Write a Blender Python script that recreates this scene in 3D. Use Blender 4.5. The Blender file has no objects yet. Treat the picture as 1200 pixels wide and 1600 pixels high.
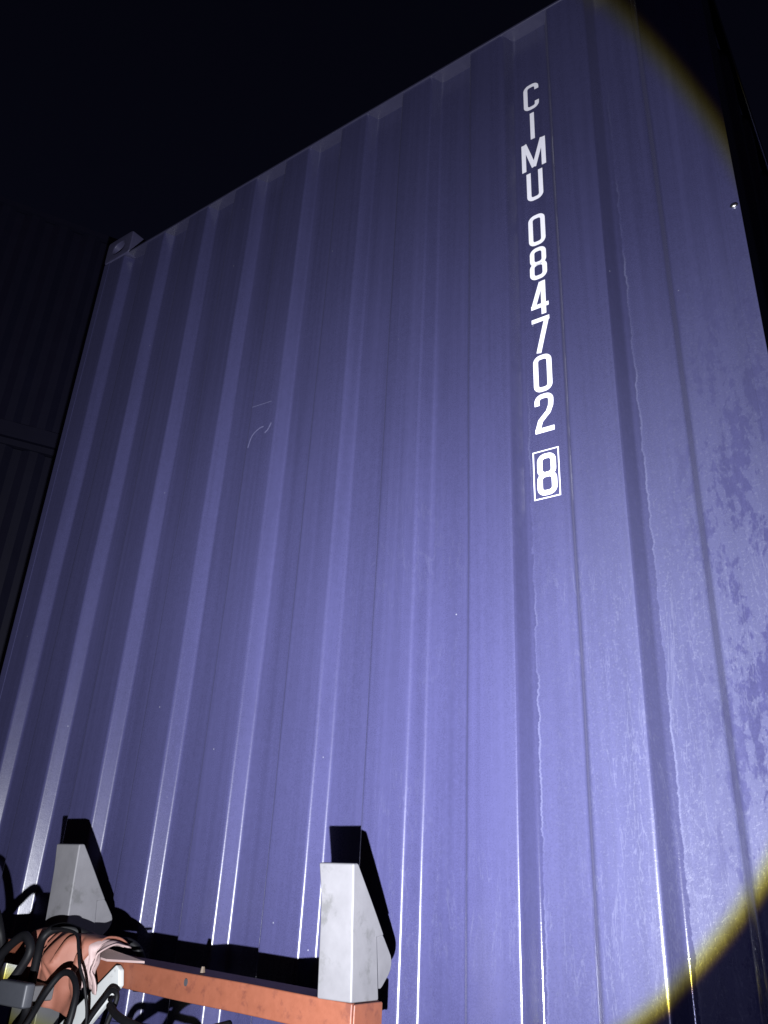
import bpy, bmesh, math, random
from mathutils import Vector, Matrix, noise

# ------------------------------------------------------------------ camera, sky, light, exposure
random.seed(7)
scene = bpy.context.scene
col = scene.collection
Z0 = 1.62                                   # height of the camera above the ground (m)

cam_data = bpy.data.cameras.new('camera')
cam = bpy.data.objects.new('camera', cam_data); col.objects.link(cam)
cam_data.sensor_fit = 'VERTICAL'; cam_data.sensor_height = 24.0
cam_data.lens = 1266.243 / 1600 * 24.0
cam_data.clip_start = 0.02; cam_data.clip_end = 1000
_r = Vector((0.819059, 0.571613, 0.049)); _u = Vector((0.209245, -0.377164, 0.902199)); _f = Vector((-0.53419, 0.728701, 0.428527))
m = Matrix.Identity(4)
for i in range(3):
    m[i][0] = _r[i]; m[i][1] = _u[i]; m[i][2] = -_f[i]
m.translation = (2.60183, -1.44242, Z0)
cam.matrix_world = m
scene.camera = cam

world = bpy.data.worlds.new('World'); scene.world = world; world.use_nodes = True
wn = world.node_tree.nodes; wl = world.node_tree.links
sky = wn.new('ShaderNodeTexSky'); sky.sky_type = 'NISHITA'; sky.sun_disc = False
sky.sun_elevation = math.radians(24); sky.sun_rotation = math.radians(150)
tint = wn.new('ShaderNodeMix'); tint.data_type = 'RGBA'; tint.blend_type = 'MULTIPLY'; tint.inputs[0].default_value = 1
tint.inputs[7].default_value = (1.0, 0.66, 1.0, 1); wl.new(sky.outputs[0], tint.inputs[6])
wl.new(tint.outputs[2], wn['Background'].inputs[0])
wn['Background'].inputs[1].default_value = 0.0020

scene.view_settings.view_transform = 'Standard'; scene.view_settings.look = 'None'
scene.view_settings.gamma = 1; scene.view_settings.exposure = 0
scene.view_settings.use_curve_mapping = False

def torch():
    """hand torch held low beside the photographer: round beam with the coloured rim of a lens torch"""
    ld = bpy.data.lights.new('torch_light', 'POINT')
    ld.energy = TORCH_W; ld.shadow_soft_size = 0.007; ld.color = (0.93, 0.95, 1.0)
    ld.use_nodes = True
    nt = ld.node_tree; N = nt.nodes; L = nt.links
    em = N['Emission']
    geo = N.new('ShaderNodeNewGeometry')
    dot = N.new('ShaderNodeVectorMath'); dot.operation = 'DOT_PRODUCT'
    L.new(geo.outputs['Incoming'], dot.inputs[0]); dot.inputs[1].default_value = TORCH_AXIS
    ab = N.new('ShaderNodeMath'); ab.operation = 'MULTIPLY'; ab.inputs[1].default_value = TORCH_SIGN
    L.new(dot.outputs['Value'], ab.inputs[0])
    ac = N.new('ShaderNodeMath'); ac.operation = 'ARCCOSINE'; L.new(ab.outputs[0], ac.inputs[0])
    comb = N.new('ShaderNodeCombineColor')
    # hot spot, a little below the middle of the beam
    d2 = N.new('ShaderNodeVectorMath'); d2.operation = 'DOT_PRODUCT'
    L.new(geo.outputs['Incoming'], d2.inputs[0]); d2.inputs[1].default_value = TORCH_HOT
    a2 = N.new('ShaderNodeMath'); a2.operation = 'ARCCOSINE'; L.new(d2.outputs['Value'], a2.inputs[0])
    cen = N.new('ShaderNodeMapRange'); cen.interpolation_type = 'SMOOTHSTEP'
    cen.inputs[1].default_value = math.radians(3); cen.inputs[2].default_value = math.radians(37)
    cen.inputs[3].default_value = 1.20; cen.inputs[4].default_value = 0.52
    L.new(a2.outputs[0], cen.inputs[0])
    for i, (a0, a1, spill) in enumerate(((35.0, 36.05, .018), (34.9, 36.0, .018), (34.2, 35.6, .030))):
        mr = N.new('ShaderNodeMapRange'); mr.interpolation_type = 'SMOOTHSTEP'
        mr.inputs[1].default_value = math.radians(a0); mr.inputs[2].default_value = math.radians(a1)
        mr.inputs[3].default_value = 1.0; mr.inputs[4].default_value = spill
        L.new(ac.outputs[0], mr.inputs[0])
        mu = N.new('ShaderNodeMath'); mu.operation = 'MULTIPLY'
        L.new(mr.outputs[0], mu.inputs[0]); L.new(cen.outputs[0], mu.inputs[1])
        L.new(mu.outputs[0], comb.inputs[i])
    L.new(comb.outputs[0], em.inputs['Color'])
    o = bpy.data.objects.new('torch_light', ld); col.objects.link(o)
    o.location = (2.44, -1.33, Z0 - 0.28)
TORCH_W = 710.0; TORCH_AXIS = (-0.53619, 0.65595, 0.53126); TORCH_SIGN = 1.0; TORCH_HOT = (-0.485, 0.755, 0.441)
torch()

# ------------------------------------------------------------------ helpers
def tag(o, label=None, cat=None, group=None, kind=None):
    if label: o['label'] = label
    if cat: o['category'] = cat
    if group: o['group'] = group
    if kind: o['kind'] = kind
    return o
def empty(name, loc=(0, 0, 0), rz=0.0):
    o = bpy.data.objects.new(name, None); col.objects.link(o); o.location = loc; o.rotation_euler.z = rz
    return o
def obj(name, me, mat, parent=None, smooth=False):
    if isinstance(me, bmesh.types.BMesh):
        d = bpy.data.meshes.new(name); me.to_mesh(d); me.free(); me = d
    o = bpy.data.objects.new(name, me); col.objects.link(o)
    if mat and not me.materials: me.materials.append(mat)
    if smooth:
        for p in me.polygons: p.use_smooth = True
    if parent:
        o.parent = parent
        o.matrix_parent_inverse = Matrix.Identity(4)
        o.location = -parent.location if parent.get('abs') else o.location
    return o
def box(bm, x0, x1, y0, y1, z0, z1, M=None):
    vs = [bm.verts.new((x, y, z)) for x in (x0, x1) for y in (y0, y1) for z in (z0, z1)]
    for f in ((0, 1, 3, 2), (4, 6, 7, 5), (0, 4, 5, 1), (2, 3, 7, 6), (0, 2, 6, 4), (1, 5, 7, 3)):
        bm.faces.new([vs[i] for i in f])
    if M:
        for v in vs: v.co = M @ v.co
    return vs
def prism(bm, pts, axis, a0, a1):
    """polygon pts swept along axis ('x': pts are (y,z); 'y': pts are (x,z))"""
    mk = (lambda a, p: (a, p[0], p[1])) if axis == 'x' else (lambda a, p: (p[0], a, p[1]))
    A = [bm.verts.new(mk(a0, p)) for p in pts]; B = [bm.verts.new(mk(a1, p)) for p in pts]
    bm.faces.new(A); bm.faces.new(B[::-1])
    for i in range(len(pts)):
        j = (i + 1) % len(pts); bm.faces.new((A[i], B[i], B[j], A[j]))
    bmesh.ops.recalc_face_normals(bm, faces=bm.faces)
    return A + B
def bevel(o, w, seg=2):
    b = o.modifiers.new('bevel', 'BEVEL'); b.width = w; b.segments = seg; b.limit_method = 'ANGLE'; b.angle_limit = math.radians(35)
    for p in o.data.polygons: p.use_smooth = True
    w = o.modifiers.new('normals', 'WEIGHTED_NORMAL'); w.keep_sharp = True
    return o
def catmull(P, n=8):
    P = [Vector(p) for p in P]; P = [P[0] * 2 - P[1]] + P + [P[-1] * 2 - P[-2]]; out = []
    for i in range(1, len(P) - 2):
        for k in range(n):
            t = k / n; a, b, c, d = P[i - 1], P[i], P[i + 1], P[i + 2]
            out.append(.5 * ((2 * b) + (c - a) * t + (2 * a - 5 * b + 4 * c - d) * t * t + (3 * b - a - 3 * c + d) * t ** 3))
    out.append(P[-2]); return out
def tube(path, r, seg=10, n=8):
    pts = catmull(path, n); bm = bmesh.new(); rings = []; up = Vector((0.3, 0.9, 0.2)).normalized()
    for i, p in enumerate(pts):
        t = (pts[min(i + 1, len(pts) - 1)] - pts[max(i - 1, 0)]).normalized()
        s = t.cross(up); s.normalize(); up = s.cross(t).normalized()
        rings.append([bm.verts.new(p + (s * math.cos(a) + up * math.sin(a)) * r) for a in (2 * math.pi * k / seg for k in range(seg))])
    for A, B in zip(rings, rings[1:]):
        for k in range(seg): bm.faces.new((A[k], A[(k + 1) % seg], B[(k + 1) % seg], B[k]))
    bm.faces.new(rings[0][::-1]); bm.faces.new(rings[-1])
    return bm
def up(P): return [(x, y, z + Z0) for x, y, z in P]

# ------------------------------------------------------------------ materials
class NT:
    def __init__(s, name):
        s.mat = bpy.data.materials.new(name); s.mat.use_nodes = True
        s.t = s.mat.node_tree; s.N = s.t.nodes; s.L = s.t.links; s.b = s.N['Principled BSDF']
        s.tc = s.N.new('ShaderNodeTexCoord').outputs['Object']
    def put(s, sock, v):
        if isinstance(v, (int, float)): sock.default_value = v
        elif isinstance(v, (tuple, list)): sock.default_value = tuple(v) if len(v) == 4 or sock.type == 'VECTOR' else (*v, 1)
        else: s.L.new(v, sock)
    def math(s, op, a, b=0.0, c=None, clamp=False):
        n = s.N.new('ShaderNodeMath'); n.operation = op; n.use_clamp = clamp
        s.put(n.inputs[0], a); s.put(n.inputs[1], b)
        if c is not None: s.put(n.inputs[2], c)
        return n.outputs[0]
    def scale(s, v, co=None):
        n = s.N.new('ShaderNodeVectorMath'); n.operation = 'MULTIPLY'; s.put(n.inputs[0], co or s.tc); s.put(n.inputs[1], v); return n.outputs[0]
    def noise(s, vec=None, scale=1.0, detail=2.0, rough=.5, dist=0.0):
        n = s.N.new('ShaderNodeTexNoise'); s.put(n.inputs['Vector'], vec or s.tc)
        n.inputs['Scale'].default_value = scale; n.inputs['Detail'].default_value = detail
        n.inputs['Roughness'].default_value = rough; n.inputs['Distortion'].default_value = dist
        return n.outputs['Fac']
    def voro(s, vec=None, scale=1.0):
        n = s.N.new('ShaderNodeTexVoronoi'); s.put(n.inputs['Vector'], vec or s.tc); n.inputs['Scale'].default_value = scale
        return n.outputs['Distance'], n.outputs['Color']
    def ramp(s, v, a, b, lo=0.0, hi=1.0):
        n = s.N.new('ShaderNodeMapRange'); n.interpolation_type = 'SMOOTHSTEP'
        for i, q in enumerate((v, a, b, lo, hi)): s.put(n.inputs[i], q)
        return n.outputs[0]
    def mix(s, f, a, b, mode='MIX'):
        n = s.N.new('ShaderNodeMix'); n.data_type = 'RGBA'; n.blend_type = mode
        s.put(n.inputs[0], f); s.put(n.inputs[6], a); s.put(n.inputs[7], b); return n.outputs[2]
    def gain(s, c, f):
        n = s.N.new('ShaderNodeVectorMath'); n.operation = 'SCALE'; s.put(n.inputs[0], c); s.put(n.inputs[3], f); return n.outputs[0]
    def sep(s, v=None):
        n = s.N.new('ShaderNodeSeparateXYZ'); s.put(n.inputs[0], v or s.tc); return n.outputs
    def bump(s, h, strength, dist):
        n = s.N.new('ShaderNodeBump'); s.put(n.inputs['Height'], h); n.inputs['Strength'].default_value = strength; n.inputs['Distance'].default_value = dist
        s.L.new(n.outputs[0], s.b.inputs['Normal'])
    def out(s, color, rough, metal=0.0, spec=.5):
        s.put(s.b.inputs['Base Color'], color); s.put(s.b.inputs['Roughness'], rough); s.put(s.b.inputs['Metallic'], metal)
        s.b.inputs['Specular IOR Level'].default_value = spec
        return s.mat

# corrugation of the end wall (metres, x from the wall's left end)
PITCH, XO, WO, SL, DEP = 0.2513, 0.3812, 0.1102, 0.0190, 0.038
BLUE = (0.0385, 0.0380, 0.0965)

def wall_paint(name):
    n = NT(name); X, Y, Z = n.sep()
    grain = n.noise(scale=330, detail=3, rough=.7); mid = n.noise(scale=55, detail=3)
    streak = n.noise(n.scale((70, 8, 1.1)), 1.0, 4, .6)
    streak2 = n.noise(n.scale((16, 3, .5)), 1.0, 3, .55)
    blot = n.noise(scale=2.3, detail=3)
    v = n.math('ADD', n.math('MULTIPLY', grain, .60), n.math('MULTIPLY', mid, .18))
    v = n.math('ADD', v, n.math('MULTIPLY', streak, .44)); v = n.math('ADD', v, n.math('MULTIPLY', streak2, .32)); v = n.math('ADD', v, n.math('MULTIPLY', blot, .22))
    v = n.math('ADD', v, .12)
    base = n.gain(BLUE, v)
    # night dew: strongest towards the right-hand corner and low on the wall
    side = n.ramp(X, 1.75, 2.30); low = n.ramp(Z, 3.15, 2.1, 0, 1)
    dew = n.math('MULTIPLY', side, low)
    warp = n.noise(n.scale((22, 6, 9)), 1.0, 4, .6, .8)
    fld = n.math('ADD', n.math('MULTIPLY', n.noise(n.scale((16, 4, 5.5)), 1.0, 4, .6, .4), .55), n.math('MULTIPLY', n.noise(n.scale((80, 8, 40)), 1.0, 5, .62, .3), .45))
    corner = n.ramp(X, 2.18, 2.36)
    film = n.math('MULTIPLY', n.ramp(fld, .505, .56), n.math('MULTIPLY', dew, n.math('ADD', n.math('MULTIPLY', corner, .85), .12)))
    haze = n.math('MULTIPLY', dew, n.math('SUBTRACT', 1, film))
    c = n.mix(n.math('MULTIPLY', haze, .30), base, (0.092, 0.098, 0.158))
    drop = n.ramp(n.noise(scale=190, detail=2), .56, .68)
    c = n.mix(n.math('MULTIPLY', n.math('MULTIPLY', drop, haze), .16), c, (0.155, 0.16, 0.215))
    c = n.mix(n.math('MULTIPLY', film, .32), c, n.gain(base, .82))
    # vertical run-off lines with pale dried rims
    rl = n.noise(n.scale((26, 3, 3.2)), 1.0, 5, .66, .7)
    line = n.math('SUBTRACT', 1, n.ramp(n.math('ABSOLUTE', n.math('SUBTRACT', rl, .5)), .003, .012))
    patch = n.ramp(n.noise(scale=1.7, detail=2), .46, .6)
    xl = n.ramp(X, 1.2, 2.1)
    c = n.mix(n.math('MULTIPLY', n.math('MULTIPLY', line, patch), n.math('MULTIPLY', n.math('MULTIPLY', xl, low), .20)), c, (0.145, 0.15, 0.215))
    # water running down the inner bend of the two grooves nearest the corner
    wob = n.noise(n.scale((6, 0, 17)), 1.0, 6, .72); wob2 = n.noise(n.scale((9, 0, 31)), 1.0, 6, .74)
    for k, wd, zt in ((6, .010, 2.95), (7, .013, 3.75)):
        xi = XO + k * PITCH + SL
        u = n.math('SUBTRACT', X, xi - SL - .001)
        edge = n.math('ADD', SL + wd - .012, n.math('MULTIPLY', wob if k != 6 else wob2, .024))
        inside = n.math('MULTIPLY', n.math('GREATER_THAN', u, 0.0), n.ramp(n.math('SUBTRACT', edge, u), -.0008, .0008))
        fade = n.ramp(Z, zt, zt - .8)
        inside = n.math('MULTIPLY', inside, fade)
        c = n.mix(n.math('MULTIPLY', inside, .55), c, n.gain(base, .62))
        rim = n.math('MULTIPLY', n.ramp(n.math('ABSOLUTE', n.math('SUBTRACT', u, n.math('ADD', edge, .0015))), .0028, .0008), fade)
        c = n.mix(n.math('MULTIPLY', n.math('MULTIPLY', rim, n.ramp(n.noise(n.scale((3, 3, 4.5)), 1.0, 3), .38, .62)), .34), c, (0.125, 0.13, 0.205))
        film = n.math('MAXIMUM', film, inside)
    # tiny pale specks
    d, vc = n.voro(scale=48)
    pick = n.math('GREATER_THAN', n.sep(vc)[0], .988)
    sp = n.math('MULTIPLY', n.ramp(d, .10, .04), pick)
    c = n.mix(n.math('MULTIPLY', sp, .5), c, (.4, .4, .46))
    rough = n.math('ADD', n.math('MULTIPLY', grain, .10), n.math('MULTIPLY', streak2, .12))
    rough = n.math('ADD', rough, .17)
    rough = n.math('SUBTRACT', rough, n.math('MULTIPLY', film, .12))
    n.bump(n.math('ADD', n.math('ADD', grain, n.math('MULTIPLY', mid, 1.6)), n.math('MULTIPLY', drop, haze)), .12, .0007)
    n.b.inputs['Sheen Weight'].default_value = .025; n.b.inputs['Sheen Roughness'].default_value = .45; n.b.inputs['Sheen Tint'].default_value = (.62, .60, .85, 1)
    return n.out(c, rough)

def plain(name, color, rough=.5, metal=0.0, var=.25, scale=30, bump=.1, dirt=None):
    n = NT(name)
    a = n.noise(scale=scale, detail=5, rough=.6); b = n.noise(scale=scale * .17, detail=3)
    v = n.math('ADD', n.math('MULTIPLY', a, var), n.math('MULTIPLY', b, var)); v = n.math('ADD', v, 1 - var)
    c = n.gain(color, v)
    if dirt:
        c = n.mix(n.math('MULTIPLY', n.ramp(n.noise(scale=scale * .6, detail=6, rough=.65), .54, .68), .75), c, dirt)
    n.bump(a, bump, .002)
    return n.out(c, n.math('ADD', rough - .08, n.math('MULTIPLY', a, .16)), metal)

M = {}
M['wall'] = wall_paint('blue_container_paint')
M['frame'] = plain('blue_frame_paint', (0.035, 0.036, 0.092), .38, var=.2, scale=60)
M['header'] = plain('weathered_header_paint', (0.030, 0.029, 0.062), .45, var=.2, scale=60)
M['casting'] = plain('cast_steel_paint', (0.05, 0.048, 0.10), .5, var=.3, scale=70)
M['dark'] = plain('hole_shade_paint', (0.02, 0.02, 0.025), .8)  # near-black colour that stands for the shade inside a hole
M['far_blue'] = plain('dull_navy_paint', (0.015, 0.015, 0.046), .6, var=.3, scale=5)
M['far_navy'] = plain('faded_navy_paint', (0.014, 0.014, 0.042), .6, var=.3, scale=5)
M['print'] = plain('white_print', (0.85, 0.84, 0.93), .5, var=.10, scale=160)
M['scuff'] = plain('pale_scuff', (0.10, 0.10, 0.19), .5, scale=200)
M['galv'] = plain('grey_steel', (0.100, 0.098, 0.107), .65, var=.34, scale=30, bump=.2, dirt=(0.060, 0.060, 0.061))
M['red'] = plain('faded_orange_paint', (0.122, 0.036, 0.018), .6, var=.32, scale=60, bump=.25, dirt=(0.075, 0.020, 0.012))
M['tarp'] = plain('faded_orange_webbing', (0.155, 0.055, 0.035), .7, var=.25, scale=40, bump=.2)
M['tarp_pale'] = plain('pale_worn_webbing', (0.25, 0.18, 0.175), .7, var=.2, scale=40, bump=.2)
M['bracket'] = plain('off_white_paint', (0.30, 0.31, 0.31), .5, var=.15, scale=40, dirt=(0.15, 0.15, 0.15))
M['rubber'] = plain('black_rubber', (0.0035, 0.0035, 0.0045), .55, var=.3, scale=50)
M['rubber'].node_tree.nodes['Principled BSDF'].inputs['Specular IOR Level'].default_value = .12
M['box'] = plain('blue_grey_enamel', (0.028, 0.030, 0.037), .55, var=.2, scale=40)
M['tan'] = plain('tan_board', (0.07, 0.05, 0.034), .7, var=.2, scale=40)
M['chassis'] = plain('chassis_grey', (0.06, 0.06, 0.064), .55, var=.3, scale=20)
M['rim'] = plain('rim_steel', (0.35, 0.35, 0.36), .5)
M['chrome'] = plain('bare_bolt', (0.8, 0.8, 0.82), .25, metal=1.0)

def asphalt():
    n = NT('asphalt'); a = n.noise(scale=120, detail=4); b = n.noise(scale=.6, detail=4)
    v = n.math('ADD', n.math('MULTIPLY', a, .6), n.math('MULTIPLY', b, .5)); v = n.math('ADD', v, .4)
    n.bump(a, .5, .006); return n.out(n.gain((.05, .05, .052), v), .85)
M['asphalt'] = asphalt()

# ------------------------------------------------------------------ setting
bm = bmesh.new(); bmesh.ops.create_grid(bm, x_segments=40, y_segments=40, size=160)
tag(obj('ground', bm, M['asphalt']), 'dark asphalt yard surface', None, None, 'structure')

# ------------------------------------------------------------------ the container on the trailer
W, HT = 2.438, 2.3702 + Z0               # width; top of the end header
ZTOP = HT + 0.118; ZBOT = ZTOP - 2.896; LEN = 12.19

def dent(x, z):
    e = max(0.0, min(1.0, (x - .035) / .1, (2.403 - x) / .1)) if x < 3 else 1.0
    return e * (0.0026 * noise.noise(Vector((x * 2.1, 3.7, z * 1.3))) + 0.0011 * noise.noise(Vector((x * 7, 9.1, z * 3.1))))
def arc_profile(pts, rad, seg=5):
    out = [Vector(pts[0])]
    for a, b, c in zip(pts, pts[1:], pts[2:]):
        a, b, c = Vector(a), Vector(b), Vector(c); d0 = (a - b).normalized(); d1 = (c - b).normalized()
        ang = d0.angle(d1); t = min(rad / math.tan(ang / 2), (a - b).length * .45, (c - b).length * .45)
        p0, p1 = b + d0 * t, b + d1 * t
        for k in range(seg + 1):
            s = k / seg; out.append((1 - s) ** 2 * p0 + 2 * s * (1 - s) * b + s * s * p1)
    out.append(Vector(pts[-1])); return out

def end_profile():
    pts = [(0.0325, 0.0)]
    for k in range(-1, 8):
        x = XO + k * PITCH
        pts += [(x, 0), (x + SL, DEP), (x + PITCH - WO - SL, DEP), (x + PITCH - WO, 0)]
    pts.append((W - 0.0325, 0.0)); return arc_profile(pts, 0.0118, 6)
def sheet(profile, zs, f, to3d):
    bm = bmesh.new(); rows = []
    for z in zs: rows.append([bm.verts.new(to3d(p.x + (f(p.x * 3 + 5, z * 1.7) * .55 if f is dent and .1 < p.x < 2.3 else 0), p.y + f(p.x, z), z)) for p in profile])
    for A, B in zip(rows, rows[1:]):
        for k in range(len(A) - 1): bm.faces.new((A[k], A[k + 1], B[k + 1], B[k]))
    return bm
def densify(profile, step):
    out = [profile[0]]
    for a, b in zip(profile, profile[1:]):
        n = max(1, int((b - a).length / step))
        for k in range(1, n + 1): out.append(a.lerp(b, k / n))
    return out

cont = empty('shipping_container', (0, 0, 0))
tag(cont, 'blue corrugated shipping container with white vertical number, loaded on the trailer', 'container')
zs = [ZBOT + .12 + (HT - .004 - ZBOT - .12) * i / 90 for i in range(91)]
fw = obj('front_wall', sheet(densify(end_profile(), .03), zs, dent, lambda x, y, z: (x, y, z)), M['wall'], cont, True)
sd = fw.modifiers.new('solid', 'SOLIDIFY'); sd.thickness = .002; sd.offset = -1; sd.use_rim = False
# side walls
def side_profile(y0, y1):
    pts = [(y0, 0)]; y = y0 + .10
    while y < y1 - .25:
        pts += [(y, 0), (y + .068, .036), (y + .138, .036), (y + .206, 0)]; y += .276
    pts.append((y1, 0)); return [Vector(p) for p in pts]
for sx in (0, 1):
    X0 = W - .012 if sx else .012; sg = -1 if sx else 1
    obj('side_wall', sheet(side_profile(.16, LEN - .16), (ZBOT + .16, (ZBOT + ZTOP) / 2, ZTOP - .07), lambda x, z: 0, lambda a, b, z: (X0 + sg * b, a, z)), M['frame'], cont)
    bm = bmesh.new(); box(bm, X0 - .0115, X0 + .0115, .178, LEN - .178, ZTOP - .0705, ZTOP - .012); obj('top_rail', bm, M['frame'], cont)
    bm = bmesh.new(); box(bm, X0 - .0115, X0 + .0115, .178, LEN - .178, ZBOT + .012, ZBOT + .1605); obj('bottom_rail', bm, M['frame'], cont)
# front header: thin lip in line with the outer folds, sloping plate behind it
bm = bmesh.new()
prism(bm, [(-.004, HT - .009), (-.004, HT), (.05, HT + .004), (.16, ZTOP - .012), (.16, ZTOP - .03), (.06, HT - .009)], 'x', .1625, W - .1625)
bevel(obj('front_header', bm, M['header'], cont), .0015, 1)
bm = bmesh.new(); box(bm, .035, W - .035, -.003, .06, ZBOT + .012, ZBOT + .1195); obj('front_sill', bm, M['frame'], cont)
# front corner posts: pressed section with a lip, and castings above and below
for sx in (0, 1):
    xf = (lambda x: W - x) if sx else (lambda x: x)
    bm = bmesh.new()
    sec = [(0, -.0012), (.033, -.0012), (.033, .012), (.036, .012), (.036, .10), (.02, .16), (0.004, .16), (0.004, .06), (0.0, .052)]
    A = [bm.verts.new((xf(x), y, ZBOT + .118)) for x, y in sec]; B = [bm.verts.new((xf(x), y, HT - .0005)) for x, y in sec]
    bm.faces.new(A); bm.faces.new(B[::-1])
    for i in range(len(sec)): j = (i + 1) % len(sec); bm.faces.new((A[i], B[i], B[j], A[j]))
    bmesh.ops.recalc_face_normals(bm, faces=bm.faces)
    bevel(obj('corner_post', bm, M['wall'], cont), .001, 2)
    bm = bmesh.new(); box(bm, *sorted((xf(.0), xf(.05))), LEN - .1, LEN, ZBOT + .118, ZTOP - .118); obj('corner_post', bm, M['frame'], cont)
def casting(x0, x1, y0, y1, z0, z1, front):
    """corner casting: block with an oval hole in its end face and side face"""
    bm = bmesh.new(); yf = y0 if front else y1
    cx, cz = (x0 + x1) / 2, (z0 + z1) / 2; n = 20
    def loop(rx, rz, y, pw): 
        out = []
        for k in range(n):
            a = 2 * math.pi * k / n; c, s = math.cos(a), math.sin(a)
            out.append(bm.verts.new((cx + rx * math.copysign(abs(c) ** pw, c), y, cz + rz * math.copysign(abs(s) ** pw, s))))
        return out
    sgn = 1 if front else -1
    o = loop((x1 - x0) / 2, (z1 - z0) / 2, yf, .18); h = loop(.036, .028, yf, .8); i = loop(.036, .028, yf + sgn * .05, .8)
    back = loop((x1 - x0) / 2, (z1 - z0) / 2, y1 if front else y0, .18)
    for a, b in ((o, h), (h, i), (back, o)):
        for k in range(n): bm.faces.new((a[k], a[(k + 1) % n], b[(k + 1) % n], b[k]))
    bm.faces.new(i); bm.faces.new(back)
    bmesh.ops.recalc_face_normals(bm, faces=bm.faces)
    return bevel(obj('corner_casting', bm, M['casting'], cont), .005, 2)
for sx in (0, 1):
    xa, xb = (W - .162, W + .004) if sx else (-.004, .162)
    for front in (True, False):
        ya, yb = (-.004, .174) if front else (LEN - .174, LEN + .004)
        casting(xa, xb, ya, yb, HT + .0005 if front else ZTOP - .118, ZTOP, front)
        casting(xa, xb, ya, yb, ZBOT, ZBOT + .1175, front)
bm = bmesh.new(); box(bm, .042, W - .042, .162, LEN - .1, ZTOP - .0325, ZTOP - .0285); obj('roof', bm, M['frame'], cont)
bm = bmesh.new(); box(bm, .042, W - .042, .062, LEN - .1, ZBOT + .10, ZBOT + .13); obj('floor', bm, M['frame'], cont)
for k in range(2):
    bm = bmesh.new(); box(bm, .06 + k * 1.165, .06 + k * 1.165 + 1.15, LEN - .06, LEN - .01, ZBOT + .12, ZTOP - .12); obj('door', bm, M['frame'], cont)
# small bolt on the lip of the right-hand post
bm = bmesh.new(); bmesh.ops.create_uvsphere(bm, u_segments=12, v_segments=6, radius=.008)
for v in bm.verts: v.co = Vector((v.co.x * 1.1 + 2.4265, v.co.y * .6 - .003, v.co.z * .7 + 1.367 + Z0))
obj('bolt', bm, M['chrome'], cont, True)

# ---- painted number down the third groove: strokes follow the sheet
LX, LPL = 1.958, DEP
def ribbon(paths, w, ox, oz, plane, off=.0011):
    bm = bmesh.new()
    for path, closed in paths:
        P = [Vector(p) for p in path]; n = len(P); A = []; B = []
        for i in range(n):
            a = P[i - 1] if (i > 0 or closed) else None; c = P[(i + 1) % n] if (i < n - 1 or closed) else None
            d0 = (P[i] - a).normalized() if a else None; d1 = (c - P[i]).normalized() if c else None
            d0 = d0 or d1; d1 = d1 or d0
            n0 = Vector((-d0.y, d0.x)); n1 = Vector((-d1.y, d1.x)); mt = (n0 + n1).normalized(); ln = w / 2 / max(.35, mt.dot(n0))
            for lst, s in ((A, 1), (B, -1)):
                q = P[i] + mt * ln * s; x = ox + q.x; z = oz + q.y
                lst.append(bm.verts.new((x, plane + dent(x, z) - off, z)))
        for i in range(n if closed else n - 1):
            j = (i + 1) % n; bm.faces.new((A[i], A[j], B[j], B[i]))
    bmesh.ops.recalc_face_normals(bm, faces=bm.faces)
    return bm
def rr(x0, x1, z0, z1, r, start=0.0, end=1.0, n=6):
    """rounded rectangle centre line, counter-clockwise from the right side's middle"""
    c = [(x1 - r, z1 - r, 0), (x0 + r, z1 - r, 90), (x0 + r, z0 + r, 180), (x1 - r, z0 + r, 270)]; out = [(x1, (z0 + z1) / 2)]
    for cx, cz, a in c:
        for k in range(n + 1):
            t = math.radians(a + 90 * k / n); out.append((cx + r * math.cos(t), cz + r * math.sin(t)))
    return out
S = .0124; HW = .0465 / 2 - S / 2; HH = .1035 / 2 - S / 2; RR = .0125
def resample(path, step=.008):
    out = [Vector(path[0])]
    for a, b in zip(path, path[1:]):
        a, b = Vector(a), Vector(b); n = max(1, int((b - a).length / step))
        for k in range(1, n + 1): out.append(a.lerp(b, k / n))
    return [tuple(v) for v in out]
oval = rr(-HW, HW, -HH, HH, RR)
GL = {
 'C': [([(HW, .0235)] + [q for q in oval[1:-1] if q[0] < HW - 1e-4 or abs(q[1]) > .03][0:] + [(HW, -.0235)], False)],
 'I': [([(0, HH + S / 2), (0, -HH - S / 2)], False)],
 'M': [([(-.029, -HH - S / 2), (-.029, HH + S / 2)], False), ([(.029, -HH - S / 2), (.029, HH + S / 2)], False),
       ([(-.0265, HH + S / 2), (0, -HH)], False), ([(.0265, HH + S / 2), (0, -HH)], False)],
 'U': [([(-HW, HH + S / 2)] + [q for q in rr(-HW, HW, -HH, HH, RR)[15:]] + [(HW, HH + S / 2)], False)],
 '0': [(oval, True)],
 '8': [(rr(-HW + .001, HW - .001, -.001, HH, RR), True), (rr(-HW, HW, -HH, -.001, RR), True)],
 '4': [([(.010, -HH - S / 2), (.010, HH + S / 2)], False), ([(.0055, HH + S / 2 - .002), (-HW + .001, -.021)], False), ([(-HW - S / 2, -.024), (HW + S / 2, -.024)], False)],
 '7': [([(-HW - S / 2, HH), (HW + S / 2, HH)], False), ([(HW - .0005, HH + .001), (.006, .004), (-.0075, -HH - S / 2)], False)],
 '2': [([(-HW, .022)] + [q for q in rr(-HW, HW, .0, HH, RR)[1:15]][::-1] + [(HW, .026), (HW - .001, .016), (.010, .0005), (-.010, -.020), (-HW + .0005, -HH + .003)], False),
       ([(-HW - S / 2, -HH), (HW + S / 2, -HH)], False)],
}
TXT = [('C', 2.081), ('I', 1.963), ('M', 1.850), ('U', 1.735), ('0', 1.578), ('8', 1.466), ('4', 1.353), ('7', 1.241), ('0', 1.130), ('2', 1.020), ('8', .861)]
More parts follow.
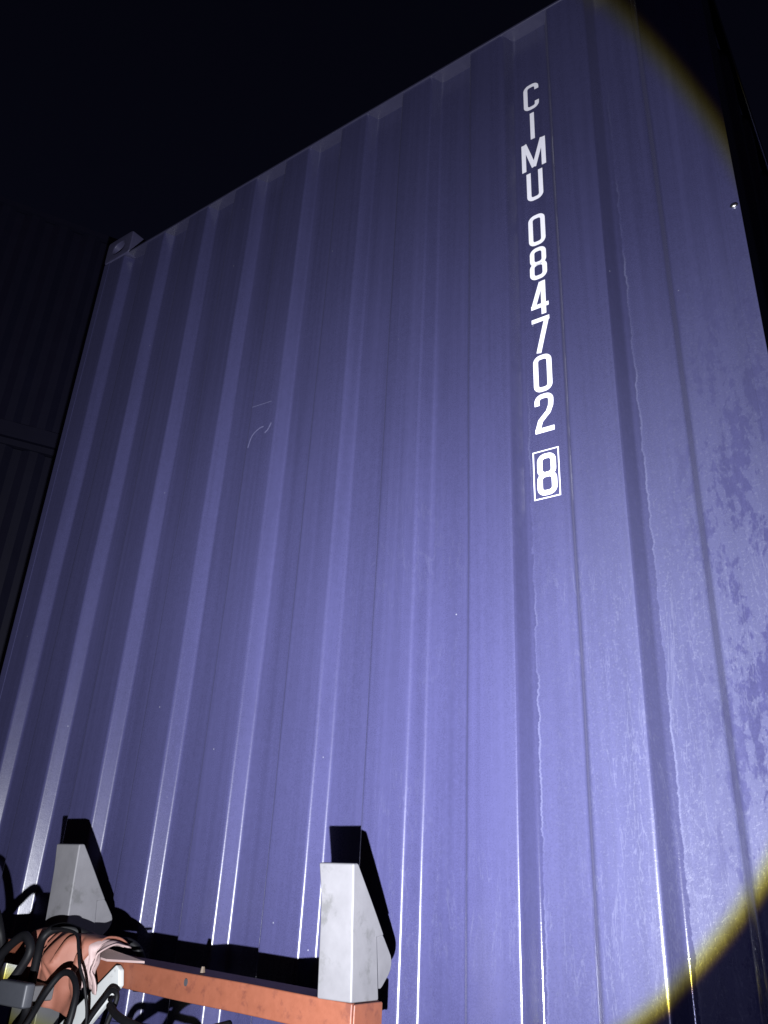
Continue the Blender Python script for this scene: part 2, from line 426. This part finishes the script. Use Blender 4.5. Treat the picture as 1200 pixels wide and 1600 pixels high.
for ch, zc in TXT:
    name = 'letter' if ch.isalpha() else 'digit'
    if ch == '8' and zc < .9:
        sc = .96
    o = obj(name, ribbon([(resample(p + ([p[0]] if c else []))[:-1] if c else resample(p), c) for p, c in GL[ch]], S, LX, zc + Z0, LPL), M['print'], cont)
bw, bh = .0300, .0590
def frame_strip(x0, x1, z0, z1): return ([(x0, z0), (x1, z1)], False)
obj('check_digit_frame', ribbon([(resample([(-bw, -bh), (-bw, bh), (bw, bh), (bw, -bh), (-bw, -bh)])[:-1], True)], .0027, LX - .001, .862 + Z0, LPL), M['print'], cont)
# scuffs on the fifth fold
def strip(P, w, plane): return ribbon([(P, False)], w, 0, Z0, plane)
obj('scratch', strip(resample([(1.031, 1.318), (1.110, 1.314)]), .0022, 0), M['scuff'], cont)
obj('scuff', strip([tuple(v)[:2] for v in catmull([(1.036, 1.175, 0), (1.042, 1.200, 0), (1.052, 1.218, 0), (1.075, 1.231, 0), (1.090, 1.232, 0)], 5)], .004, 0), M['scuff'], cont)
obj('scuff', strip([tuple(v)[:2] for v in catmull([(1.098, 1.208, 0), (1.110, 1.217, 0), (1.120, 1.236, 0)], 5)], .005, 0), M['scuff'], cont)

# ------------------------------------------------------------------ trailer
trailer = empty('container_trailer', (0, 0, 0))
tag(trailer, 'container trailer frame with faded orange crossbeam and two grey guide posts', 'trailer')
TILT = 0.0305; XR = 1.714
def tz(x): return (XR - x) * TILT + Z0
YB = -.2456
def tilt_all(o):
    for v in o.data.vertices: v.co.z += (XR - v.co.x) * TILT
    return o
# crossbeam: channel with its web to the front
bm = bmesh.new()
n = 24
sec = [(YB, -.201), (YB, -.1545), (-.168, -.1545), (-.168, -.160), (YB + .008, -.162), (YB + .008, -.193), (-.168, -.195), (-.168, -.201)]
rows = []
for i in range(n + 1):
    x = .74 + (XR - .74) * i / n
    rows.append([bm.verts.new((x, y + .0012 * noise.noise(Vector((x * 6, k, 0))), z + Z0 + .0012 * noise.noise(Vector((x * 5, 3 + k // 2, 4))))) for k, (y, z) in enumerate(sec)])
for A, B in zip(rows, rows[1:]):
    for k in range(len(sec)): bm.faces.new((A[k], B[k], B[(k + 1) % len(sec)], A[(k + 1) % len(sec)]))
bm.faces.new(rows[0]); bm.faces.new(rows[-1][::-1]); bmesh.ops.recalc_face_normals(bm, faces=bm.faces)
beam = tilt_all(obj('crossbeam', bm, M['red'], trailer)); bevel(beam, .003, 2)
bm = bmesh.new(); box(bm, XR + .0005, XR + .006, YB + .001, -.168, Z0 - .200, Z0 - .1555); bevel(obj('end_plate', bm, M['red'], trailer), .002, 1)
# bolt in the beam, and a solid dark disc painting a bolt hole's shade
bm = bmesh.new(); bmesh.ops.create_cone(bm, cap_ends=True, segments=6, radius1=.005, radius2=.003, depth=.010)
for v in bm.verts: v.co = Vector((v.co.x + 1.352, v.co.y - .225, v.co.z + tz(1.352) - .1485))
obj('bolt', bm, M['tan'], trailer)
bm = bmesh.new(); bmesh.ops.create_cone(bm, cap_ends=True, segments=10, radius1=.004, radius2=.004, depth=.004)
for v in bm.verts: v.co = Vector((v.co.x + 1.335, YB - .0012 + v.co.z * .5, v.co.y * 1.6 + tz(1.335) - .170))
obj('bolt_hole_shade', bm, M['dark'], trailer)

def guide_post(x1, w, lean, dz):
    bm = bmesh.new()
    side = [(YB - .002, -.1542), (YB - .002, .0486), (YB + .012, .0500), (-.156, -.0595), (-.177, -.0625), (-.172, -.1542)]
    vs = prism(bm, [(y, z + Z0 + dz) for y, z in side], 'x', x1 - w, x1)
    bmesh.ops.subdivide_edges(bm, edges=bm.edges[:], cuts=3, use_grid_fill=True)
    for v in bm.verts:
        t = (v.co.z - Z0 - dz + .154) / .2
        v.co.x += lean * t - (.006 * max(0, (t - .86) / .14) if v.co.x < x1 - w + .01 else 0)
        v.co += Vector((0, 1, 0)) * .0015 * noise.noise(v.co * 14)
    p = obj('guide_post', bm, M['galv'], trailer); bevel(p, .008, 3)
    bm = bmesh.new()
    pl = [(-.180, -.052), (-.166, -.050), (-.152, -.064), (-.1305, -.090), (-.1275, -.097), (-.1275, -.105), (-.130, -.113), (-.135, -.120), (-.152, -.136), (-.157, -.139), (-.1725, -.139)]
    prism(bm, [(y, z + Z0 + dz) for y, z in pl], 'x', x1 - .016, x1 - .0075)
    g = obj('gusset', bm, M['galv'], p); bevel(g, .002, 2)
    return p
guide_post(1.714, .070, -.011, 0.0)
guide_post(.956, .078, -.012, .0235)

# supports, chassis rails, bolster, legs and wheels below
def tbox(name, mat, *a, bv=.003):
    bm = bmesh.new(); box(bm, *a); return bevel(obj(name, bm, M[mat], trailer), bv, 1)
RT = ZBOT - .012
for x in (.80, 1.585):
    tbox('rail', 'chassis', x, x + .12, -.55, 11.6, RT - .26, RT - .06)
    tbox('upright', 'chassis', x + .012, x + .092, -.235, -.176, RT - .0598, tz(x + .09) - .2035)
for y in (.02, 5.9, 11.8):
    tbox('bolster', 'chassis', .02, W - .02, y, y + .14, RT - .0598, RT + .0115)
for x in (.70, 1.62): 
    tbox('landing_leg', 'chassis', x, x + .1, 2.4, 2.5, .03, RT - .2605); tbox('foot', 'chassis', x - .07, x + .17, 2.32, 2.58, 0.0, .0298)
def wheel(x, y):
    bm = bmesh.new(); prof = [(.29, -.14), (.46, -.15), (.50, -.11), (.50, .11), (.46, .15), (.29, .14)]; n = 36; rg = []
    for k in range(n):
        a = 2 * math.pi * k / n; rg.append([bm.verts.new((x + h, y + r * math.cos(a), .5 + r * math.sin(a))) for r, h in prof])
    for k in range(n):
        A, B = rg[k], rg[(k + 1) % n]
        for i in range(len(prof)): j = (i + 1) % len(prof); bm.faces.new((A[i], A[j], B[j], B[i]))
    bmesh.ops.recalc_face_normals(bm, faces=bm.faces); t = obj('tyre', bm, M['rubber'], trailer, True)
    bm = bmesh.new(); bmesh.ops.create_cone(bm, cap_ends=True, segments=28, radius1=.292, radius2=.25, depth=.2)
    for v in bm.verts: v.co = Vector((x + v.co.z, y + v.co.x, .5 + v.co.y))
    obj('rim', bm, M['rim'], t)
for y in (8.6, 9.9):
    tbox('axle', 'chassis', .3, 2.14, y - .06, y + .06, .44, .56); tbox('spring_hanger', 'chassis', .82, .90, y - .2, y + .2, .561, RT - .2605); tbox('spring_hanger', 'chassis', 1.60, 1.68, y - .2, y + .2, .561, RT - .2605)
    for x in (.16, 2.28): wheel(x, y)

# off-white diagonal bracket bolted to the front of the beam
bm = bmesh.new()
pl = [(1.151, -.148), (1.163, -.156), (1.170, -.182), (1.142, -.212), (1.100, -.252), (.93, -.400), (.85, -.400), (1.014, -.258), (1.099, -.190)]
prism(bm, [(x, z + Z0 + .004) for x, z in pl], 'y', -.262, -.2485)
bevel(obj('diagonal_bracket', bm, M['bracket'], trailer), .003, 2)
tbox('bracket_foot', 'chassis', .81, .95, -.30, -.2485 - .014, RT - .0598, RT + .02)
# tan board and grey control box fixed on an upright at the left
tbox('board', 'chassis', .915, .972, -.312, -.296, Z0 - .40, Z0 - .135)
tbox('control_box', 'box', 1.035, 1.122, -.43, -.408, Z0 - .212, Z0 - .172, bv=.004)
tbox('box_arm', 'chassis', .93, 1.045, -.4075, -.3125, Z0 - .212, Z0 - .185)

# ------------------------------------------------------------------ things hung on the beam
def hose(name, path, r, label, mat='rubber', group=None):
    o = obj(name, tube(up(path), r), M[mat], None, True); return tag(o, label, 'hose', group)
hose('air_hose', [(.875, -.38, -.40), (.882, -.38, -.28), (.888, -.38, -.21), (.908, -.38, -.181), (.922, -.38, -.163), (.962, -.38, -.128), (1.001, -.38, -.105), (1.023, -.38, -.106), (1.039, -.38, -.127), (1.025, -.385, -.160), (.985, -.40, -.225), (.965, -.40, -.29), (.95, -.39, -.41)],
     .0085, 'black air hose arching just behind the grey control box')
hose('air_hose', [(.70, -.38, -.42), (.70, -.38, -.20), (.74, -.38, -.07), (.798, -.38, -.044), (.848, -.38, -.049), (.891, -.38, -.063), (.926, -.38, -.101), (.923, -.365, -.141), (.906, -.36, -.175), (.885, -.36, -.24), (.87, -.35, -.42)],
     .0085, 'black hose forming the tall loop beyond the left grey guide post')
hose('air_hose', [(1.08, -.41, -.42), (1.069, -.405, -.29), (1.024, -.352, -.24), (1.014, -.345, -.188), (1.001, -.335, -.14), (.990, -.325, -.112), (.998, -.315, -.095), (1.021, -.300, -.087), (1.043, -.275, -.095), (1.055, -.225, -.112), (1.075, -.175, -.112), (1.09, -.150, -.140), (1.09, -.148, -.20)],
     .0085, 'black hose humped over the beam at the foot of a guide post')
hose('cable', [(1.18, -.38, -.42), (1.185, -.38, -.278), (1.197, -.38, -.229), (1.188, -.37, -.184), (1.154, -.36, -.159), (1.122, -.36, -.159), (1.100, -.37, -.190), (1.069, -.37, -.234), (1.049, -.38, -.285), (1.03, -.38, -.42)],
     .0058, 'black cable bent in an upside-down U over the orange webbing')
hose('cord', [(1.020, -.327, -.090), (1.06, -.333, -.088), (1.109, -.335, -.094), (1.139, -.345, -.119), (1.158, -.350, -.144), (1.178, -.345, -.179), (1.180, -.33, -.25), (1.15, -.33, -.42)], .0028, 'thin black cord hanging down across the orange webbing')
hose('cable', [(1.06, -.30, -.42), (1.117, -.30, -.282), (1.137, -.295, -.240), (1.166, -.290, -.201), (1.186, -.290, -.183), (1.204, -.290, -.193), (1.193, -.295, -.239), (1.184, -.30, -.284), (1.15, -.30, -.42)],
     .0048, 'black cable looped in front of the off-white diagonal bracket')
hose('cable', [(1.20, -.30, -.205), (1.26, -.32, -.218), (1.389, -.33, -.236), (1.359, -.33, -.256), (1.305, -.33, -.287), (1.263, -.33, -.328), (1.22, -.33, -.42)], .007, 'black cable hanging below the orange crossbeam, nearer the bracket')
hose('cable', [(1.45, -.24, -.212), (1.445, -.30, -.22), (1.411, -.33, -.244), (1.383, -.33, -.278), (1.359, -.33, -.321), (1.34, -.33, -.42)], .007, 'black cable dropping from the underside of the orange crossbeam')
hose('cable', [(1.25, -.33, -.42), (1.28, -.33, -.30), (1.302, -.335, -.266), (1.335, -.34, -.262), (1.378, -.345, -.261), (1.421, -.335, -.264), (1.452, -.33, -.268), (1.47, -.33, -.30), (1.475, -.33, -.42)], .006, 'black cable crossing level between the hanging cables under the beam')

# crumpled orange webbing draped over the end of the beam
def draped(name, mat, x0, x1, prof, seed, amp, label, nx=44, ny=30, skew=0.0):
    bm = bmesh.new(); rows = []; pr = catmull([(0, y, z) for y, z in prof], 6); L = len(pr)
    for i in range(nx + 1):
        u = i / nx; row = []
        for k, q in enumerate(pr):
            t = k / (L - 1); x = x0 + (x1 - x0) * u + skew * t
            f = math.sin(u * 9 + seed + 1.6 * t) * .5 + .9 * (1 - 2.6 * abs(noise.noise(Vector((u * 5.2 + seed, t * 2.6, seed)))))
            e = .25 + .75 * math.sin(math.pi * min(1, t * 1.15)) 
            row.append(bm.verts.new((x + .010 * noise.noise(Vector((u * 5, t * 4, seed + 3))), q.y - amp * f * e, q.z + Z0 + amp * .55 * noise.noise(Vector((u * 5.1 - seed, t * 3, 7))) * e - .02 * abs(u - .45) * t)))
        rows.append(row)
    for A, B in zip(rows, rows[1:]):
        for k in range(L - 1): bm.faces.new((A[k], B[k], B[k + 1], A[k + 1]))
    o = obj(name, bm, M[mat], None, True); s = o.modifiers.new('solid', 'SOLIDIFY'); s.thickness = .003
    return tag(o, label, 'webbing')
draped('lashing_strap', 'tarp', .935, 1.105, [(-.20, -.118), (-.235, -.100), (-.280, -.102), (-.305, -.128), (-.312, -.160), (-.300, -.195), (-.305, -.225)], 1.3, .024, 'crumpled faded orange lashing strap draped over the crossbeam')
draped('lashing_strap', 'tarp_pale', 1.075, 1.135, [(-.215, -.118), (-.250, -.109), (-.276, -.118), (-.284, -.140), (-.285, -.165), (-.280, -.184)], 4.1, .014, 'pale pink worn strap end bunched beside the off-white bracket')
# loose metal tongue lying on the beam
bm = bmesh.new()
A = [bm.verts.new((x, y, z + Z0)) for x, y, z in ((1.06, -.225, -.124), (1.225, -.255, -.1365), (1.13, -.268, -.140), (1.06, -.27, -.133))]
bm.faces.new(A); tongue = obj('metal_tongue', bm, M['tarp_pale']); s = tongue.modifiers.new('solid', 'SOLIDIFY'); s.thickness = .004
tag(tongue, 'thin pale pointed metal tongue resting on top of the orange beam', 'metal plate')

# ------------------------------------------------------------------ stack of stored containers behind
def stored(base, mat, label):
    r = empty('stored_container', (-3.98 - .459 * 2.9, 1.576 - .888 * 2.9, base), math.atan2(.888, .459))
    tag(r, label, 'container', 'containers stacked behind'); r['abs'] = 0
    Lg, Wd, H = 6.06, 2.438, 2.591
    for y0, s in ((.012, 1), (Wd - .012, -1)):
        w = obj('side_wall', sheet(side_profile(.16, Lg - .16), (.16, 1.3, H - .07), lambda x, z: 0, lambda a, b, z: (a, y0 + s * b, z)), mat, r)
        for z0, z1, nm in ((H - .07, H - .01, 'top_rail'), (.01, .16, 'bottom_rail')):
            bm = bmesh.new(); box(bm, .178, Lg - .178, y0 - .025, y0 + .025, z0, z1); obj(nm, bm, mat, r)
    for x0 in (0.02, Lg - .06):
        bm = bmesh.new(); box(bm, x0, x0 + .04, .06, Wd - .06, .12, H - .12); obj('end_wall', bm, mat, r)
    for x0 in (0, Lg - .178):
        for y0 in (0, Wd - .162):
            for z0 in (0, H - .118):
                bm = bmesh.new(); box(bm, x0, x0 + .178, y0, y0 + .162, z0 + .0005, z0 + .1175); bevel(obj('corner_casting', bm, M['casting'], r), .006, 1)
            bm = bmesh.new(); box(bm, x0 + .01, x0 + .16, y0 + .01, y0 + .15, .118, H - .1185); obj('corner_post', bm, mat, r)
    bm = bmesh.new(); box(bm, .06, Lg - .06, .04, Wd - .04, H - .03, H - .025); obj('roof', bm, mat, r)
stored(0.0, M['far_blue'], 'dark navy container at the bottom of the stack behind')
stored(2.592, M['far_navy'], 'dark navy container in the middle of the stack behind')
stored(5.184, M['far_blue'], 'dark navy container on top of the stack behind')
